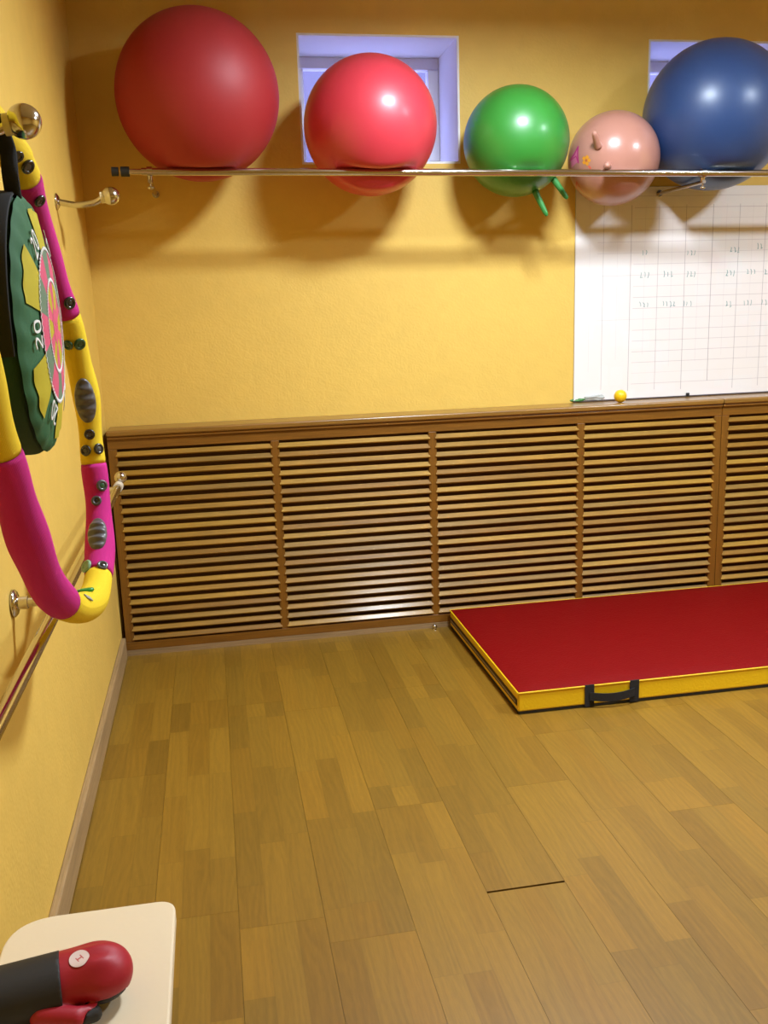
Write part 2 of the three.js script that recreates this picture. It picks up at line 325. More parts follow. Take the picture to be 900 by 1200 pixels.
// sweep of varying radius along points
function sweep(pts, radii, n = 20, caps = false, squash) {
  const pos = [], idx = [], uv = [], m = pts.length; let up = V(1, 0, 0), run = 0;
  for (let i = 0; i < m; i++) {
    const t = pts[Math.min(m - 1, i + 1)].clone().sub(pts[Math.max(0, i - 1)]).normalize();
    if (i === 0 && Math.abs(up.dot(t)) > 0.9) up = V(0, 1, 0);
    up.addScaledVector(t, -up.dot(t)).normalize(); const side = t.clone().cross(up); if (i) run += pts[i].distanceTo(pts[i - 1]);
    for (let k = 0; k <= n; k++) {
      const a = 2 * Math.PI * k / n, q = pts[i].clone().addScaledVector(up, Math.cos(a) * radii[i] * (squash ? squash : 1)).addScaledVector(side, Math.sin(a) * radii[i]);
      pos.push(q.x, q.y, q.z); uv.push(run, k / n * 0.18);
    }
  }
  for (let i = 0; i < m - 1; i++) for (let k = 0; k < n; k++) { const a = i * (n + 1) + k, b = a + n + 1; idx.push(a, a + 1, b, b, a + 1, b + 1); }
  if (caps) for (const e of [0, m - 1]) {
    const c = pos.length / 3; pos.push(pts[e].x, pts[e].y, pts[e].z); uv.push(0, 0);
    for (let k = 0; k < n; k++) { const a = e * (n + 1) + k; e ? idx.push(a, a + 1, c) : idx.push(a + 1, a, c); }
  }
  const g = new THREE.BufferGeometry(); g.setAttribute('position', new THREE.Float32BufferAttribute(pos, 3)); g.setAttribute('uv', new THREE.Float32BufferAttribute(uv, 2)); g.setIndex(idx); g.computeVertexNormals(); return g;
}
const BALLS = {   // centre pixel, apparent width, material
  big: [[232, 113], 192], pink: [[434, 148], 158], green: [[605, 166], 125], skin: [[719, 186], 107], blue: [[838, 136], 168, 0.215],
};
function placeBall(key) {
  const [[u, v], wpx, zFix] = BALLS[key]; let z = 0.2, r = 0.2, c;
  const depth = (p) => -p.clone().sub(eye).applyQuaternion(camera.quaternion.clone().invert()).z;
  for (let i = 0; i < 60; i++) {
    c = on('z', z, u, v); r = wpx / 2 / FOCAL * depth(c) * 0.985;
    const q = railAt(c.x), gap = Math.hypot(q.y - c.y, q.z - c.z) - r - RAIL_R;
    if (zFix) z = zFix; else if (i < 20) z = r + 0.009; else if (gap > -0.002) z += 0.3 * (gap + 0.002);
  }
  return { c, r };
}
const PLACED = Object.fromEntries(Object.keys(BALLS).map((k) => [k, placeBall(k)]));
function ballThing(key, name, label, mat, ridges) {
  const { c, r } = PLACED[key];
  const t = thing(name, label, 'ball', [c.x, c.y, c.z], 'balls on the rail');
  const others = Object.keys(PLACED).filter((k) => k !== key).map((k) => [PLACED[k].c, PLACED[k].r]);
  const body = mesh('ball_body', ballGeometry(c, r, ridges, others, key === 'blue' ? HOLES[1] : key === 'pink' ? HOLES[0] : null), mat, t); t.updateMatrixWorld(true);
  return { t, c, r, body };
}
const rings = (axis, at, k) => (n) => { const d = n.dot(axis); let s = 0; for (const a of at) s += Math.exp(-Math.pow((d - a) / 0.012, 2)); return s * k; };
{
  const axis = V(0.25, 0.95, 0.1).normalize();
  const a = ballThing('big', 'exercise_ball', 'largest ball, dull dark red, nearest the wall corner', phy(RGB(0.36, 0.020, 0.024), 0.55), rings(axis, [0.22, 0.26, 0.30], 0.0008));
  const b = ballThing('pink', 'exercise_ball', 'shiny pinkish red ball in front of the little window', phy(RGB(0.60, 0.036, 0.060), 0.46, { clearcoat: 0.5, clearcoatRoughness: 0.26 }), null);
  for (const q of [a, b]) { const n = V(0.1, 0.15, -0.985).normalize(); const g = rod(n.clone().multiplyScalar(q.r - 0.004), n.clone().multiplyScalar(q.r + 0.001), 0.009, 14); mesh('valve_plug', g, M.white, q.t); }
}
{
  const mat = phy(RGB(0.026, 0.22, 0.026), 0.42, { clearcoat: 0.5, clearcoatRoughness: 0.24 });
  const q = ballThing('green', 'hopper_ball', 'green hopper ball with two green horn handles below', mat, null);
  const hornMat = phy(RGB(0.030, 0.21, 0.045), 0.35);
  for (const [bu, bv, tu, tv] of [[628, 227, 641, 253], [650, 211, 665, 233]]) {
    const z = q.c.z + 0.05, s = on('z', z, bu, bv).sub(q.c), e = on('z', z + 0.015, tu, tv).sub(q.c); s.setLength(q.r * 0.985);
    const e2 = on('z', s.z + q.c.z + 0.02, tu, tv).sub(q.c), d = e2.clone().sub(s);
    mesh('horn_handle', horn(s, d.clone().normalize(), d.length(), 0.011, V(0, 0, 0)), hornMat, q.t);
  }
}
{
  const base = [178, 126, 110];
  const mat = phy(RGB(1, 1, 1), 0.30, { clearcoat: 0.45, clearcoatRoughness: 0.2 });
  const q = ballThing('skin', 'hopper_ball', 'pale pink hopper ball with stubby horns and printed flowers', mat, null);
  const cv = document.createElement('canvas'); cv.width = 1024; cv.height = 512; const c = cv.getContext('2d');
  c.fillStyle = `rgb(${base})`; c.fillRect(0, 0, 1024, 512);
  const uvAt = (u, v) => { const h = hit(u, v, q.body); return h ? [h.uv.x * 1024, (1 - h.uv.y) * 512] : null; };
  const stroke = (pts, color, w) => { c.strokeStyle = color; c.lineWidth = w; c.lineJoin = 'round'; c.lineCap = 'round'; c.beginPath(); pts.map((p) => uvAt(...p)).filter(Boolean).forEach((p, i) => (i ? c.lineTo(...p) : c.moveTo(...p))); c.stroke(); };
  const fill = (pts, color) => { c.fillStyle = color; c.beginPath(); pts.map((p) => uvAt(...p)).filter(Boolean).forEach((p, i) => (i ? c.lineTo(...p) : c.moveTo(...p))); c.closePath(); c.fill(); };
  fill([[669, 187], [677, 173], [678, 189], [670, 197]], 'rgb(214,120,150)');
  stroke([[668, 188], [673, 181], [677.5, 172], [677.5, 190]], 'rgb(186,40,120)', 7);
  stroke([[669, 188], [675, 183], [678, 191]], 'rgb(190,50,120)', 4);
  for (let k = 0; k < 5; k++) { const a = k * 1.257, x = 687 + 3.2 * Math.cos(a), y = 188 + 4 * Math.sin(a); fill([[x - 2.3, y], [x, y - 2.8], [x + 2.3, y], [x, y + 2.8]], 'rgb(222,150,30)'); }
  fill([[685.5, 188], [687, 186], [688.5, 188], [687, 190]], 'rgb(190,90,40)');
  stroke([[690, 195], [692, 197]], 'rgb(220,90,70)', 6);
  stroke([[672, 224], [669, 213], [677, 223], [676, 213], [684, 226]], 'rgb(190,60,70)', 6);
  const tex = new THREE.CanvasTexture(cv); tex.colorSpace = THREE.SRGBColorSpace; mat.map = tex;
  const hm = phy(RGB(0.50, 0.24, 0.18), 0.35);
  for (const [bu, bv, len, dx, dy] of [[701, 172, 0.070, 0.06, 0.60], [712, 194, 0.060, 0.10, 0.10]]) {
    const h = hit(bu, bv, q.body), s = h.point.clone().sub(q.c), n = s.clone().normalize(), d = n.clone().add(V(dx, dy, 0)).normalize();
    mesh('horn_handle', horn(s.clone().multiplyScalar(0.985), d, len, 0.0125, V(0, 0.05, 0)), hm, q.t);
  }
}
ballThing('blue', 'exercise_ball', 'dark blue pearly ball above the white board', phy(RGB(0.014, 0.050, 0.165), 0.46, { clearcoat: 0.5, clearcoatRoughness: 0.32 }), null);

// ---------------------------------------------------------------- whiteboard with ruled table
{
  const x0 = 1.924, x1 = 3.55, y0 = 0.906, y1 = 1.772, W = 1920, H = Math.round(1920 * (y1 - y0) / (x1 - x0));
  const cv = document.createElement('canvas'); cv.width = W; cv.height = H; const c = cv.getContext('2d');
  c.fillStyle = 'rgb(231,225,222)'; c.fillRect(0, 0, W, H);
  const X = (x) => (x - x0) / (x1 - x0) * W, Y = (y) => (y1 - y) / (y1 - y0) * H;
  for (let i = 0; i < 140; i++) { c.fillStyle = rnd() < 0.5 ? 'rgba(236,222,228,0.16)' : 'rgba(226,236,234,0.14)'; const w = rr(20, 160), h = rr(20, 140); c.fillRect(rr(-50, W), rr(-50, H), w, h); }
  const line = (xa, ya, xb, yb, col, w) => { c.strokeStyle = col; c.lineWidth = w; c.beginPath(); c.moveTo(X(xa), Y(ya)); c.lineTo(X(xb), Y(yb)); c.stroke(); };
  const at = (u, v) => on('z', 0.008, u, v);
  for (let k = 0; k < 13; k++) {
    const xa = 2.046 + 0.1215 * k; if (xa > x1) break;
    line(xa, 1.70, xa + rr(-0.002, 0.002), y0 + 0.02 + rr(0, 0.05), `rgba(95,85,95,${0.28 + 0.3 * hash(k, 3, 7)})`, 2.4);
    line(xa - 0.06, 1.70, xa - 0.06, 1.0 + rr(0, 0.1), 'rgba(150,135,150,0.16)', 2);
  }
  for (let k = 0; k < 18; k++) { const y = 1.735 - 0.0452 * k, l = hash(k, 1, 2) < 0.5 ? 2.02 : 2.18; line(l, y, x1, y + rr(-0.002, 0.004), `rgba(120,105,115,${0.12 + 0.28 * hash(k, 8, 5)})`, 2); }
  // faint handwriting, teal marker, not legible in the photograph
  for (const [ux, vy, n] of [[753, 296, 2], [806, 296, 3], [857, 292, 3], [888, 288, 2], [751, 322, 3], [778, 321, 3], [806, 321, 3], [852, 320, 3], [876, 318, 3], [897, 318, 2], [750, 357, 3], [777, 356, 4], [801, 356, 3], [852, 356, 2], [872, 355, 3], [893, 354, 3]]) {
    for (let i = 0; i < n; i++) {
      const p = at(ux + i * 4.2, vy), px = X(p.x), py = Y(p.y); c.strokeStyle = `rgba(60,115,115,${rr(0.45, 0.75)})`; c.lineWidth = 3.4; c.beginPath(); c.moveTo(px + rr(-4, 2), py - rr(9, 15));
      c.quadraticCurveTo(px + rr(2, 9), py + rr(-10, 0), px + rr(-4, 4), py + rr(9, 16)); if (rnd() < 0.5) c.lineTo(px + rr(4, 11), py + rr(6, 13)); c.stroke();
    }
  }
  const tex = new THREE.CanvasTexture(cv); tex.colorSpace = THREE.SRGBColorSpace;
  const t = thing('whiteboard', 'large white board ruled with a faint table, above the wooden ledge', 'whiteboard', [(x0 + x1) / 2, y0, 0]);
  mesh('board', rbox(x1 - x0, y1 - y0, 0.006, 0.001), std(RGB(0.55, 0.54, 0.52), 0.5), t, [0, (y1 - y0) / 2, 0.003]);
  mesh('writing_surface', new THREE.PlaneGeometry(x1 - x0 - 0.002, y1 - y0 - 0.002), phy(RGB(1, 1, 1), 0.42, { map: tex }), t, [0, (y1 - y0) / 2, 0.0064]);
  mesh('bottom_edge', box(x1 - x0, 0.004, 0.010), std(RGB(0.08, 0.06, 0.06), 0.6), t, [0, -0.002, 0.005]);
  const k = on('z', 0.012, 806, 463); mesh('clip', rbox(0.014, 0.012, 0.008, 0.002), M.black, t, [k.x - (x0 + x1) / 2, 0.006, 0.0105]);
}

// ---------------------------------------------------------------- small things on the ledge and the floor
{
  const p = on('z', 0.085, 727, 462.5), g = new THREE.SphereGeometry(0.0265, 40, 28), q = g.attributes.position;
  for (let i = 0; i < q.count; i++) { const n = V(q.getX(i), q.getY(i), q.getZ(i)), k = 1 - 0.012 * Math.exp(-Math.pow(Math.abs(n.x) / 0.0265 / 0.05, 2)); q.setXYZ(i, n.x * k, n.y * k, n.z * k); }
  g.computeVertexNormals();
  tag(mesh('toy_ball', g, phy(RGB(0.80, 0.50, 0.004), 0.4), scene, [p.x, COVER_H + 0.0265, p.z]), 'small yellow plastic ball on the wooden ledge', 'ball');
}
{
  const o = on('y', COVER_H + 0.01, 687, 468), t = thing('crumpled_wrapper', 'crumpled green and clear plastic wrapper on the wooden ledge', 'wrapper', [o.x, COVER_H, o.z]);
  const lump = (sx, sy, sz, s) => { const g = new THREE.SphereGeometry(1, 26, 18), p = g.attributes.position; for (let i = 0; i < p.count; i++) { const a = Math.atan2(p.getZ(i), p.getX(i)), y = p.getY(i), k = 0.72 + 0.56 * vnoise(a * 2.5 + 40, y * 3 + 40, 999, 999, s); p.setXYZ(i, p.getX(i) * sx * k, p.getY(i) * sy * k, p.getZ(i) * sz * k); } g.computeVertexNormals(); return g; };
  mesh('green_film', lump(0.042, 0.011, 0.022, 4), phy(RGB(0.05, 0.20, 0.04), 0.4), t, [-0.034, 0.011, 0]);
  mesh('clear_film', lump(0.052, 0.016, 0.026, 9), phy(RGB(0.75, 0.78, 0.76), 0.25, { transmission: 0.55, thickness: 0 }), t, [0.030, 0.017, 0.002]);
}
{
  const p = on('y', 0.011, 508, 733), t = thing('floor_stop', 'tiny chrome ball stop on floor at foot of slatted cover', 'door stop', [p.x, 0, D + 0.022]);
  mesh('knob', new THREE.SphereGeometry(0.0105, 20, 14), M.chrome, t, [0, 0.0125, 0]);
  mesh('base', cyl(0.009, 0.007, 0.006, 18), M.chrome, t, [0, 0.003, 0]);
}

// ---------------------------------------------------------------- left wall: barre, ball-ended hooks
const BX = 0.093, BY = 0.772;
{
  const t = thing('wall_barre', 'chrome handrail running along the yellow wall below the hanging toy', 'handrail', [0, BY, 0]);
  mesh('pipe', rod(V(BX, 0, 0.66), V(BX, 0, 4.3), 0.0125, 20), M.chrome, t);
  mesh('end_collar', rod(V(BX, 0, 0.62), V(BX, 0, 0.664), 0.0155, 18), std(RGB(0.62, 0.55, 0.44), 0.5), t);
  mesh('end_ball', new THREE.SphereGeometry(0.0205, 28, 20), M.chrome, t, [BX + 0.006, 0.024, 0.60]);
  for (const z of [0.69, 1.905, 3.6]) {
    const b = mesh('bracket', mergeGeometries([rod(V(0.004, 0.0, z), V(BX, 0, z), 0.0095, 16), rod(V(0.03, 0, z), V(0.012, 0, z), 0.013, 16)]), M.chrome, t);
    const lp = [[0, 0], [0.028, 0], [0.028, 0.005], [0.022, 0.010], [0.012, 0.013], [0, 0.014]].map((p) => new THREE.Vector2(...p));
    const fl = new THREE.LatheGeometry(lp, 28); fl.rotateZ(-Math.PI / 2); mesh('flange', fl, M.chrome, b, [0.0005, 0, z]);
  }
}
function hook(label, y, z, bx, by, bz, br, len) {
  const t = thing('ball_hook', label, 'hook', [0, y, z], 'ball-ended wall hooks');
  const lp = [[0, 0], [0.024, 0], [0.024, 0.004], [0.014, 0.010], [0, 0.011]].map((p) => new THREE.Vector2(...p));
  const fl = new THREE.LatheGeometry(lp, 26); fl.rotateZ(-Math.PI / 2); mesh('flange', fl, M.chrome, t, [0.0005, 0, 0]);
  const e = V(bx, by - y, bz - z), cv = new THREE.CatmullRomCurve3([V(0.004, 0, 0), V(e.x * 0.35, -0.010, e.z * 0.35), V(e.x * 0.7, -0.010 + (by - y) * 0.4, e.z * 0.7), e.clone().add(V(-0.022, -0.004, 0))]);
  mesh('stem', new THREE.TubeGeometry(cv, 24, 0.0092, 14), M.chrome, t);
  mesh('collar', rod(e.clone().add(V(-0.030, -0.005, 0)), e.clone().add(V(-0.014, -0.003, 0)), 0.0165, 18), std(RGB(0.70, 0.62, 0.42), 0.4), t);
  mesh('ball_end', new THREE.SphereGeometry(br, 32, 24), M.chrome, t, [e.x, e.y, e.z]);
  return t;
}
hook('chrome ball-ended hook holding up the hanging cloth toys', 1.612, 2.164, 0.160, 1.621, 2.164, 0.0265);
hook('empty chrome ball-ended hook near the corner below the rail end', 1.660, 0.735, 0.160, 1.674, 0.735, 0.0265);

// ---------------------------------------------------------------- stuffed cloth tube toy hung over the hook
{
  const t = thing('cloth_tube_toy', 'long stuffed yellow and magenta cloth tube with buttons, hung in a loop', 'toy', [0, 0, 0]);
  const P = [[20, 188, 1.98], [38, 240, 1.89], [58, 310, 1.80], [75, 360, 1.75], [91, 420, 1.70], [102, 470, 1.68], [108, 530, 1.68], [115, 590, 1.70], [117, 650, 1.77], [111, 697, 1.89], [89, 713, 2.05], [60, 692, 2.17], [38, 645, 2.25], [20, 590, 2.30], [2, 535, 2.34], [-18, 460, 2.37], [-52, 320, 2.38], [-62, 210, 2.32]].map(([u, v, z]) => on('z', z, u, v));
  P.push(V(0.085, 1.640, 2.24), V(0.078, 1.650, 2.164), V(0.090, 1.635, 2.08));
  const curve = new THREE.CatmullRomCurve3(P, true, 'centripetal');
  const N = 260, pts = []; for (let i = 0; i < N; i++) pts.push(curve.getPoint(i / N));
  const proj = (p) => { const q = p.clone().sub(eye).applyQuaternion(camera.quaternion.clone().invert()); return [450 + FOCAL * q.x / -q.z, 600 - FOCAL * q.y / -q.z]; };
  const nearest = (u, v) => { let b = 0, bd = 1e9; pts.forEach((p, i) => { const [a, c] = proj(p), d = (a - u) ** 2 + (c - v) ** 2; if (d < bd) { bd = d; b = i; } }); return b; };
  const rad = (i) => { const s = i / N; return 0.0265 + 0.0045 * Math.min(1, Math.max(0, (s - 0.3) / 0.2)) + 0.0016 * Math.sin(i * 0.34) + 0.0012 * Math.sin(i * 0.13 + 1); };
  const cuts = [[39, 206], [86, 367], [110, 542], [116, 676], [74, 706], [1, 533]].map((p) => nearest(...p));
  const S = [[cuts[0], cuts[1], 'magenta'], [cuts[1], cuts[2], 'yellow'], [cuts[2], cuts[3], 'magenta'], [cuts[3], cuts[4], 'yellow'], [cuts[4], cuts[5], 'magenta'], [cuts[5], cuts[0] + N, 'yellow']];
  const seg = S.map(([a, b, col]) => {
    const q = [], r = []; for (let i = a; i <= b; i++) { q.push(pts[i % N]); const e = Math.min(i - a, b - i); r.push(rad(i % N) * (e < 1 ? 0.955 : 1) + (col === 'magenta' ? 0.0008 : 0)); }
    return mesh(col === 'magenta' ? 'magenta_sleeve' : 'yellow_sleeve', sweep(q, r, 28, true), col === 'magenta' ? M.magentaCloth : M.yellowCloth, t);
  });
  const seat = (o, h) => { o.position.copy(h.point); o.quaternion.setFromUnitVectors(V(0, 0, 1), h.face.normal.clone().normalize()); };
  const dark = phy(RGB(0.02, 0.02, 0.018), 0.25, { clearcoat: 0.6 }), greyBtn = phy(RGB(0.06, 0.06, 0.06), 0.3, { clearcoat: 0.5 }), greenBtn = phy(RGB(0.02, 0.09, 0.035), 0.25, { clearcoat: 0.6 }), paleGreen = phy(RGB(0.20, 0.35, 0.20), 0.3, { clearcoat: 0.5 });
  const lip = new THREE.TorusGeometry(0.0082, 0.0034, 10, 22), cup = cyl(0.008, 0.008, 0.004, 20).rotateX(Math.PI / 2), dome = new THREE.SphereGeometry(0.0075, 18, 12);
  const button = (u, v, s, mat, inner, scale = 1) => {
    const h = hit(u, v, seg[s]); if (!h) return; const o = mesh('button', lip, mat, seg[s]); seat(o, h); o.scale.setScalar(scale); o.position.addScaledVector(h.face.normal, 0.002);
    const d = mesh('button', dome, inner ?? mat, seg[s]); seat(d, h); d.scale.set(scale, scale, 0.5 * scale); d.position.addScaledVector(h.face.normal, 0.001);
  };
  button(20, 183, 5, dark); button(32, 195, 5, dark, greyBtn, 1.15);
  button(46, 235, 0, dark, null, 1.05); button(81, 355, 0, dark, null, 1.15);
  button(80, 404, 1, greenBtn, null, 0.95); button(93, 403, 1, greenBtn, null, 1.1);
  button(105, 509, 1, dark, greyBtn, 1.0); button(101, 528, 1, dark, greyBtn, 1.05); button(115, 526, 1, dark, greyBtn, 1.05);
  button(119, 569, 2, greyBtn, greenBtn, 1.1); button(113, 587, 2, greyBtn, dark, 0.95);
  button(102, 664, 2, paleGreen, paleGreen, 1.25); button(120, 663, 2, greyBtn, dark, 1.0);
  // ribbed oval patches
  const oval = (u, v, s, w, hgt) => {
    const h = hit(u, v, seg[s]); if (!h) return; const g = new THREE.SphereGeometry(1, 30, 60), p = g.attributes.position;
    for (let i = 0; i < p.count; i++) { const y = p.getY(i), z = p.getZ(i), rib = 1 + (z > 0 ? 0.24 * Math.sin(y * 14) : 0); p.setXYZ(i, p.getX(i) * w, y * hgt, z * 0.012 * rib); }
    g.computeVertexNormals();
    const o = mesh('ribbed_patch', g, phy(RGB(0.10, 0.095, 0.10), 0.34, { clearcoat: 0.4 }), seg[s]); const n = h.face.normal.clone().normalize();
    const i = nearest(u, v), tan = pts[i].clone().sub(pts[(i + 3) % N]).normalize(), y = tan.addScaledVector(n, -tan.dot(n)).normalize(), x = y.clone().cross(n);
    o.quaternion.setFromRotationMatrix(new THREE.Matrix4().makeBasis(x, y, n)); o.position.copy(h.point).addScaledVector(n, -0.001);
  };
  oval(100, 470, 1, 0.0215, 0.049); oval(114, 626, 2, 0.0205, 0.040);
  // green button and grey tab at the bend
  { const h = hit(100, 692, seg[3]); if (h) { const o = mesh('button', lip, phy(RGB(0.03, 0.28, 0.05), 0.3), seg[3]); seat(o, h); o.scale.set(1.5, 1.0, 1.2); const d = mesh('button', dome, phy(RGB(0.04, 0.33, 0.06), 0.3), seg[3]); seat(d, h); d.scale.set(1.5, 1, 0.5); }
    const k = hit(103, 701, seg[3]); if (k) { const o = mesh('grey_tab', rbox(0.020, 0.012, 0.003, 0.001), std(RGB(0.30, 0.30, 0.28), 0.6), seg[3]); seat(o, k); o.position.addScaledVector(k.face.normal, 0.0015); } }
}

// ---------------------------------------------------------------- padded dart target hung from the hook
const font = await new FontLoader().loadAsync('fonts/droid/droid_sans_regular.typeface.json');
{
  const R = 0.215, C = V(0.128, 1.308, 2.065);
  const t = thing('padded_target', 'round green padded target with yellow and pink patches numbered 20', 'target', [C.x, C.y, C.z]);
  t.rotation.y = Math.PI / 2 + 0.028;                              // local +z looks into the room, local +x towards the window wall
  const F = 0.030, B = 0.030;
  const bulge = (r) => F * Math.pow(Math.max(0, 1 - Math.pow(r / R, 2.6)), 0.62);
  const green = std(RGB(0.022, 0.112, 0.036), 0.8), greenSide = std(RGB(0.015, 0.072, 0.024), 0.85, { bumpMap: clothBump, bumpScale: 0.0006 });
  const wrinkle = (a, r) => 0.0018 * Math.sin(a * 24) * Math.exp(-Math.pow((r / R - 0.93) / 0.07, 2)) + 0.0015 * (vnoise(a * 6 + 60, r * 40 + 5, 999, 999, 12) - 0.5);
  const disc = (r0, r1, a0, a1, nr, na, lift) => {        // patch of the puffed face
    const pos = [], idx = [], uv = [];
    for (let i = 0; i <= nr; i++) for (let k = 0; k <= na; k++) { const r = r0 + (r1 - r0) * i / nr, a = a0 + (a1 - a0) * k / na; pos.push(r * Math.cos(a), r * Math.sin(a), bulge(r) + wrinkle(a, r) + lift); uv.push(r * Math.cos(a), r * Math.sin(a)); }
    for (let i = 0; i < nr; i++) for (let k = 0; k < na; k++) { const a = i * (na + 1) + k, b = a + na + 1; idx.push(a, b, a + 1, b, b + 1, a + 1); }
    const g = new THREE.BufferGeometry(); g.setAttribute('position', new THREE.Float32BufferAttribute(pos, 3)); g.setAttribute('uv', new THREE.Float32BufferAttribute(uv, 2)); g.setIndex(idx); g.computeVertexNormals(); return g;
  };
  mesh('green_face', disc(0, R, 0, Math.PI * 2, 30, 192, 0), green, t);
  const side = []; for (let i = 0; i <= 8; i++) { const a = i / 8; side.push(new THREE.Vector2(R * (1 - 0.05 * Math.pow(2 * a - 1, 4)) + 0.004 * Math.sin(a * Math.PI), -B * a * 2)); }
  side.push(new THREE.Vector2(0.0001, -B * 2 - 0.004));
  const sg = new THREE.LatheGeometry(side, 72); sg.rotateX(Math.PI / 2); mesh('green_back', sg, greenSide, t, [0, 0, 0.001]);
  const yel = std(RGB(0.45, 0.37, 0.006), 0.8), pink = std(RGB(0.62, 0.08, 0.16), 0.8), sage = std(RGB(0.13, 0.20, 0.12), 0.8), white = std(RGB(0.8, 0.8, 0.78), 0.8);
  const n = 12, st = Math.PI * 2 / n, rot = 0.33;
  for (let k = 0; k < n; k++) {
    const a = rot + k * st;
    if (k % 2 === 0) mesh('yellow_patch', disc(R * 0.60, R * 0.90, a, a + st, 8, 10, 0.0022), yel, t);
    else {
      const g = new TextGeometry('20', { font, size: 0.034, depth: 0.0012, curveSegments: 3 }); g.center(); g.scale(0.95, 1, 1);
      const m = a + st / 2, rr0 = R * 0.735, o = mesh('number', g, white, t, [rr0 * Math.cos(m), rr0 * Math.sin(m), bulge(rr0) + 0.0036]);
      const sl = (bulge(rr0 + 0.012) - bulge(rr0 - 0.012)) / 0.024; const z = V(-sl * Math.cos(m), -sl * Math.sin(m), 1).normalize(), y = V(Math.cos(m), Math.sin(m), 0).addScaledVector(z, -z.dot(V(Math.cos(m), Math.sin(m), 0))).normalize();
      o.quaternion.setFromRotationMatrix(new THREE.Matrix4().makeBasis(y.clone().cross(z), y, z));
    }
    mesh(k % 2 ? 'pink_patch' : 'sage_patch', disc(R * 0.36, R * 0.60, a, a + st, 6, 8, 0.0024), k % 2 ? pink : sage, t);
    mesh(k % 2 ? 'yellow_patch' : 'pink_patch', disc(R * 0.14, R * 0.36, a, a + st, 5, 8, 0.0026), k % 2 ? yel : pink, t);
  }
  mesh('centre_patch', disc(0.0, R * 0.14, 0, Math.PI * 2, 3, 40, 0.003), pink, t);
  for (const rr1 of [0.36, 0.60]) {                        // white zigzag trim
    const q = []; for (let i = 0; i <= 160; i++) { const a = i / 160 * Math.PI * 2, r = R * rr1 + (i % 2 ? 0.003 : -0.003); q.push(V(r * Math.cos(a), r * Math.sin(a), bulge(r) + 0.0032)); }
    mesh('zigzag_trim', sweep(q, q.map(() => 0.0008), 5), white, t);
  }
  // black edging on the rim towards the camera and the hanging strap
  const web = std(RGB(0.012, 0.012, 0.012), 0.85, { bumpMap: clothBump, bumpScale: 0.0006 });
  const band = []; for (let i = 0; i <= 40; i++) { const a = Math.PI * (0.44 + 0.62 * i / 40); band.push(V((R + 0.003) * Math.cos(a), (R + 0.003) * Math.sin(a), -0.012)); }
  { const pos = [], idx = []; band.forEach((p) => { const s = 1 + 0.004 / R; pos.push(p.x, p.y, -0.004, p.x * s, p.y * s, -0.006, p.x * s, p.y * s, -0.030, p.x, p.y, -0.032); });
    for (let i = 0; i < 40; i++) for (let k = 0; k < 3; k++) { const a = i * 4 + k, b = a + 4; idx.push(a, b, a + 1, b, b + 1, a + 1); }
    const g = new THREE.BufferGeometry(); g.setAttribute('position', new THREE.Float32BufferAttribute(pos, 3)); g.setIndex(idx); g.computeVertexNormals(); g.setAttribute('uv', new THREE.Float32BufferAttribute(new Float32Array(pos.length / 3 * 2), 2)); mesh('edge_band', g, web, t); }
  t.updateMatrixWorld(true);
  const lo = (u, v, x) => t.worldToLocal(on('x', x, u, v));
  const sp = [lo(16, 232, 0.122), lo(12, 205, 0.124), lo(8, 172, 0.122), t.worldToLocal(V(0.112, 1.630, 2.164)), t.worldToLocal(V(0.098, 1.600, 2.150)), t.worldToLocal(V(0.092, 1.545, 2.140)), t.worldToLocal(V(0.092, 1.500, 2.120))];
  const sc = new THREE.CatmullRomCurve3(sp), sq = sc.getPoints(40);
  mesh('hanging_strap', sweep(sq, sq.map(() => 0.013), 12, true, 0.35), web, t);
}

// ---------------------------------------------------------------- white stool and boxing glove
const STOOL_H = 0.32;
{
  const q = (u, v) => on('y', STOOL_H, u, v), br = q(204, 1057), bl = q(14, 1083), rl = q(203, 1200);
  const x1 = br.x - 0.001, z0 = (br.z + q(100, 1067).z) / 2, x0 = 0.022, z1 = z0 + 0.42;
  const t = thing('white_stool', 'small white stool with rounded corners under the boxing glove', 'stool', [(x0 + x1) / 2, 0, (z0 + z1) / 2]);
  const w = x1 - x0, d = z1 - z0, r1 = 0.030, r0 = 0.075, s = new THREE.Shape();
  const X = w / 2, Z = d / 2;                              // shape y is -z (towards the wall)
  s.moveTo(X, -Z + r1); s.lineTo(X, Z - r1); s.quadraticCurveTo(X, Z, X - r1, Z); s.lineTo(-X + r0, Z); s.quadraticCurveTo(-X, Z, -X, Z - r0); s.lineTo(-X, -Z + r1); s.quadraticCurveTo(-X, -Z, -X + r1, -Z); s.lineTo(X - r1, -Z); s.quadraticCurveTo(X, -Z, X, -Z + r1);
  const g = new THREE.ExtrudeGeometry(s, { depth: 0.018, bevelEnabled: true, bevelSize: 0.004, bevelThickness: 0.004, bevelSegments: 3, curveSegments: 12 });
  g.rotateX(-Math.PI / 2); g.translate(0, -0.022, 0); metreUV(g);
  const cream = phy(RGB(0.74, 0.62, 0.43), 0.5, { bumpMap: paintBump, bumpScale: 0.00015 });
  mesh('seat', g, cream, t, [0, STOOL_H, 0]);
  for (const sx of [-1, 1]) for (const sz of [-1, 1]) mesh('leg', rod(V(sx * (X - 0.05), STOOL_H - 0.02, sz * (Z - 0.06)), V(sx * (X - 0.035), 0, sz * (Z - 0.045)), 0.014, 16), cream, t);
}

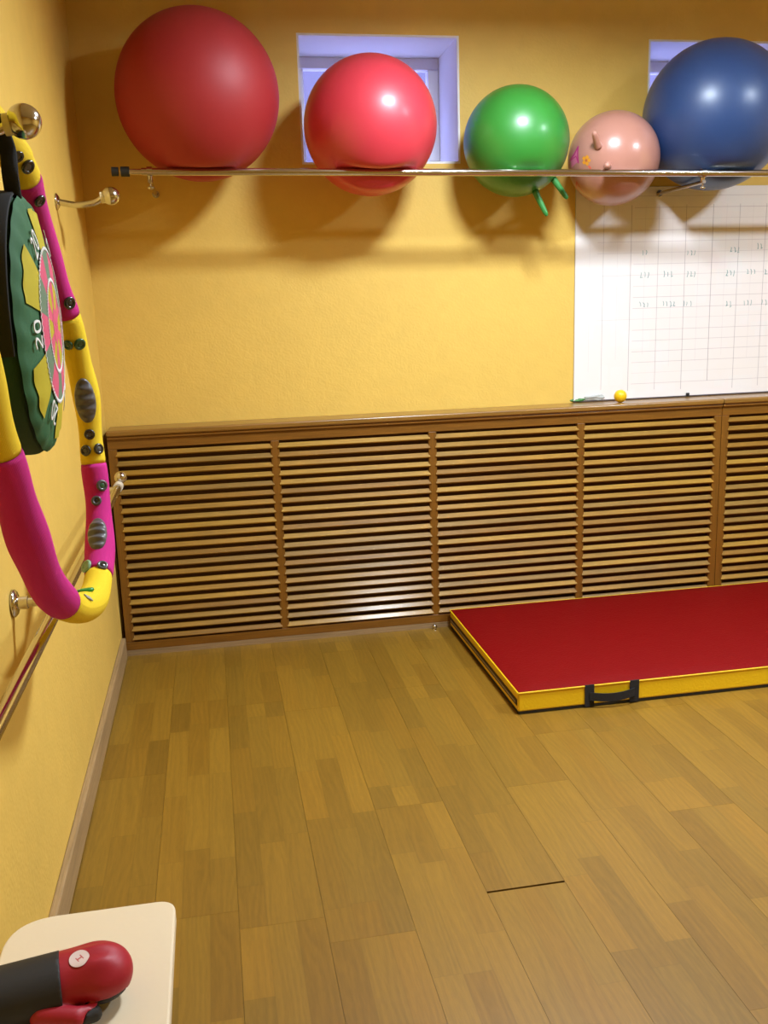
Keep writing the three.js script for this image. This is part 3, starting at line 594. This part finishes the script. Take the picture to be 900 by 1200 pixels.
// surface nets: mesh of a distance field
function netMesh(f, lo, hi, cell) {
  const n = [0, 1, 2].map((k) => Math.ceil((hi[k] - lo[k]) / cell) + 1), at = (i, j, k) => (k * n[1] + j) * n[0] + i, val = new Float32Array(n[0] * n[1] * n[2]);
  for (let k = 0; k < n[2]; k++) for (let j = 0; j < n[1]; j++) for (let i = 0; i < n[0]; i++) val[at(i, j, k)] = f(lo[0] + i * cell, lo[1] + j * cell, lo[2] + k * cell);
  const id = new Map(), pos = [], idx = [];
  for (let k = 0; k < n[2] - 1; k++) for (let j = 0; j < n[1] - 1; j++) for (let i = 0; i < n[0] - 1; i++) {
    let c = 0, s = [0, 0, 0]; const v = (a, b, d) => val[at(i + a, j + b, k + d)];
    for (let a = 0; a < 2; a++) for (let b = 0; b < 2; b++) {
      for (const [p, q, e] of [[[0, a, b], [1, a, b], 0], [[a, 0, b], [a, 1, b], 1], [[a, b, 0], [a, b, 1], 2]]) {
        const x = v(...p), y = v(...q); if ((x < 0) !== (y < 0)) { const u = x / (x - y); c++; for (let m = 0; m < 3; m++) s[m] += p[m] + (m === e ? u : 0); }
      }
    }
    if (c) { id.set(at(i, j, k), pos.length / 3); pos.push(lo[0] + (i + s[0] / c) * cell, lo[1] + (j + s[1] / c) * cell, lo[2] + (k + s[2] / c) * cell); }
  }
  const quad = (a, b, c, d, flip) => { if ([a, b, c, d].some((x) => x === undefined)) return; flip ? idx.push(a, c, b, a, d, c) : idx.push(a, b, c, a, c, d); };
  for (let k = 1; k < n[2] - 1; k++) for (let j = 1; j < n[1] - 1; j++) for (let i = 1; i < n[0] - 1; i++) {
    const a = val[at(i, j, k)] < 0, g = (x, y, z) => id.get(at(x, y, z));
    if (a !== (val[at(i + 1, j, k)] < 0)) quad(g(i, j - 1, k - 1), g(i, j, k - 1), g(i, j, k), g(i, j - 1, k), !a);
    if (a !== (val[at(i, j + 1, k)] < 0)) quad(g(i - 1, j, k - 1), g(i - 1, j, k), g(i, j, k), g(i, j, k - 1), !a);
    if (a !== (val[at(i, j, k + 1)] < 0)) quad(g(i - 1, j - 1, k), g(i, j - 1, k), g(i, j, k), g(i - 1, j, k), !a);
  }
  const G = new THREE.BufferGeometry(); G.setAttribute('position', new THREE.Float32BufferAttribute(pos, 3)); G.setIndex(idx); G.computeVertexNormals();
  const uv = []; for (let i = 0; i < pos.length; i += 3) uv.push(pos[i], pos[i + 2]); G.setAttribute('uv', new THREE.Float32BufferAttribute(uv, 2)); return G;
}
const smin = (a, b, k) => { const h = Math.max(0, Math.min(1, 0.5 + 0.5 * (b - a) / k)); return b + (a - b) * h - k * h * (1 - h); };
const ell = (x, y, z, c, r) => { const a = (x - c[0]) / r[0], b = (y - c[1]) / r[1], d = (z - c[2]) / r[2], k = Math.hypot(a, b, d); return (k - 1) * Math.min(r[0], r[1], r[2]) * (k < 1e-6 ? 1 : 1); };
const cap = (x, y, z, a, b, ra, rb) => { const ab = [b[0] - a[0], b[1] - a[1], b[2] - a[2]], ap = [x - a[0], y - a[1], z - a[2]], L = ab[0] ** 2 + ab[1] ** 2 + ab[2] ** 2, h = Math.max(0, Math.min(1, (ap[0] * ab[0] + ap[1] * ab[1] + ap[2] * ab[2]) / L)); return Math.hypot(ap[0] - ab[0] * h, ap[1] - ab[1] * h, ap[2] - ab[2] * h) - (ra + (rb - ra) * h); };
{
  // local x: from cuff to knuckles, y up, z towards the camera
  const tip = on('y', STOOL_H + 0.045, 156, 1131), back = on('y', STOOL_H + 0.045, 0, 1170);
  const ax = tip.clone().sub(back).setY(0), ang = Math.atan2(-ax.z, ax.x);
  const t = thing('boxing_glove', 'red boxing glove with black wrist cuff lying on the white stool', 'glove', [tip.x, STOOL_H, tip.z]); t.rotation.y = ang; t.scale.setScalar(0.88);
  const red = phy(RGB(0.36, 0.008, 0.022), 0.5, { sheen: 0.2 }), blackVinyl = phy(RGB(0.014, 0.013, 0.012), 0.62);
  const crease = (x, y, z) => 0.0018 * Math.sin(z * 190) * Math.exp(-Math.pow((x + 0.062) / 0.03, 2)) * (y > 0.03 ? 1 : 0.3);
  const body = (x, y, z) => {
    let d = ell(x, y, z, [-0.049, 0.052, 0.000], [0.049, 0.046, 0.052]);       // fist
    d = smin(d, ell(x, y, z, [-0.110, 0.050, -0.006], [0.060, 0.046, 0.050]), 0.03); // back of the hand
    d = smin(d, cap(x, y, z, [-0.18, 0.044, 0], [-0.13, 0.044, 0], 0.034, 0.038), 0.02);
    const th = Math.min(cap(x, y, z, [-0.150, 0.034, 0.046], [-0.098, 0.028, 0.064], 0.019, 0.017), cap(x, y, z, [-0.098, 0.028, 0.064], [-0.070, 0.022, 0.058], 0.017, 0.014));
    d = smin(d, th, 0.008); return d + crease(x, y, z);
  };
  const yCut = (x, z) => { const e = Math.max(0, Math.min(1, (z - 0.005) / 0.03)), f = Math.max(0, Math.min(1, (x + 0.100) / 0.02)); return 0.008 + (0.012 + 0.016 * e) * f; };
  mesh('red_shell', netMesh((x, y, z) => Math.max(body(x, y, z), yCut(x, z) - y, -0.19 - x), [-0.21, -0.004, -0.075], [0.018, 0.12, 0.10], 0.0034), red, t);
  mesh('black_palm', netMesh((x, y, z) => Math.max(body(x, y, z) + 0.0012, y - yCut(x, z) - 0.0012, 0.0006 - y, -0.14 - x), [-0.16, -0.004, -0.075], [0.018, 0.05, 0.10], 0.0034), blackVinyl, t);
  const cuff = (x, y, z) => { const ry = 0.0495 - 0.004 * (-x - 0.116) / 0.15, rz = 0.0555, k = Math.hypot((y - 0.0490) / ry, (z + 0.002) / rz); return Math.max((k - 1) * 0.04, x + 0.116, -0.262 - x, 0.0008 - y, 0.030 - k * 0.04 - (x + 0.2) * 0.2); };
  mesh('black_cuff', netMesh(cuff, [-0.275, -0.006, -0.075], [-0.105, 0.106, 0.075], 0.0036), blackVinyl, t);
  // round white badge with a small mark
  t.updateMatrixWorld(true);
  const h = hit(93, 1124, t.children[0]);
  if (h) {
    const cv = document.createElement('canvas'); cv.width = cv.height = 128; const c = cv.getContext('2d'); c.fillStyle = 'rgb(225,205,200)'; c.fillRect(0, 0, 128, 128);
    c.fillStyle = 'rgb(190,90,90)'; c.font = 'bold 30px sans-serif'; c.save(); c.translate(64, 64); c.rotate(-0.5); c.fillRect(-22, -22, 44, 7); c.fillRect(-6, -18, 12, 34); c.fillRect(-20, 12, 40, 6); c.restore();
    const tex = new THREE.CanvasTexture(cv); tex.colorSpace = THREE.SRGBColorSpace;
    const shell = t.children[0], inv = shell.matrixWorld.clone().invert(), lp = h.point.clone().applyMatrix4(inv), ln = h.face.normal.clone().normalize();
    const ty = V(1, 0, 0).addScaledVector(ln, -ln.x).normalize(), tx = ty.clone().cross(ln);
    const g = new THREE.CircleGeometry(0.0165, 32); const seg = new THREE.RingGeometry(0, 0.0165, 32, 6), p = seg.attributes.position;
    for (let i = 0; i < p.count; i++) { let q = lp.clone().addScaledVector(tx, p.getX(i)).addScaledVector(ty, p.getY(i)); for (let k = 0; k < 4; k++) { const e = 0.002, b = body(q.x, q.y, q.z), gr = V(body(q.x + e, q.y, q.z) - b, body(q.x, q.y + e, q.z) - b, body(q.x, q.y, q.z + e) - b).divideScalar(e); q.addScaledVector(gr, -b / Math.max(0.3, gr.lengthSq())); if (k === 3) q.addScaledVector(gr.normalize(), 0.0016); } p.setXYZ(i, q.x, q.y, q.z); }
    seg.computeVertexNormals(); mesh('round_badge', seg, std(RGB(1, 1, 1), 0.5, { map: tex }), t);
  }
}

renderer.render(scene, camera);
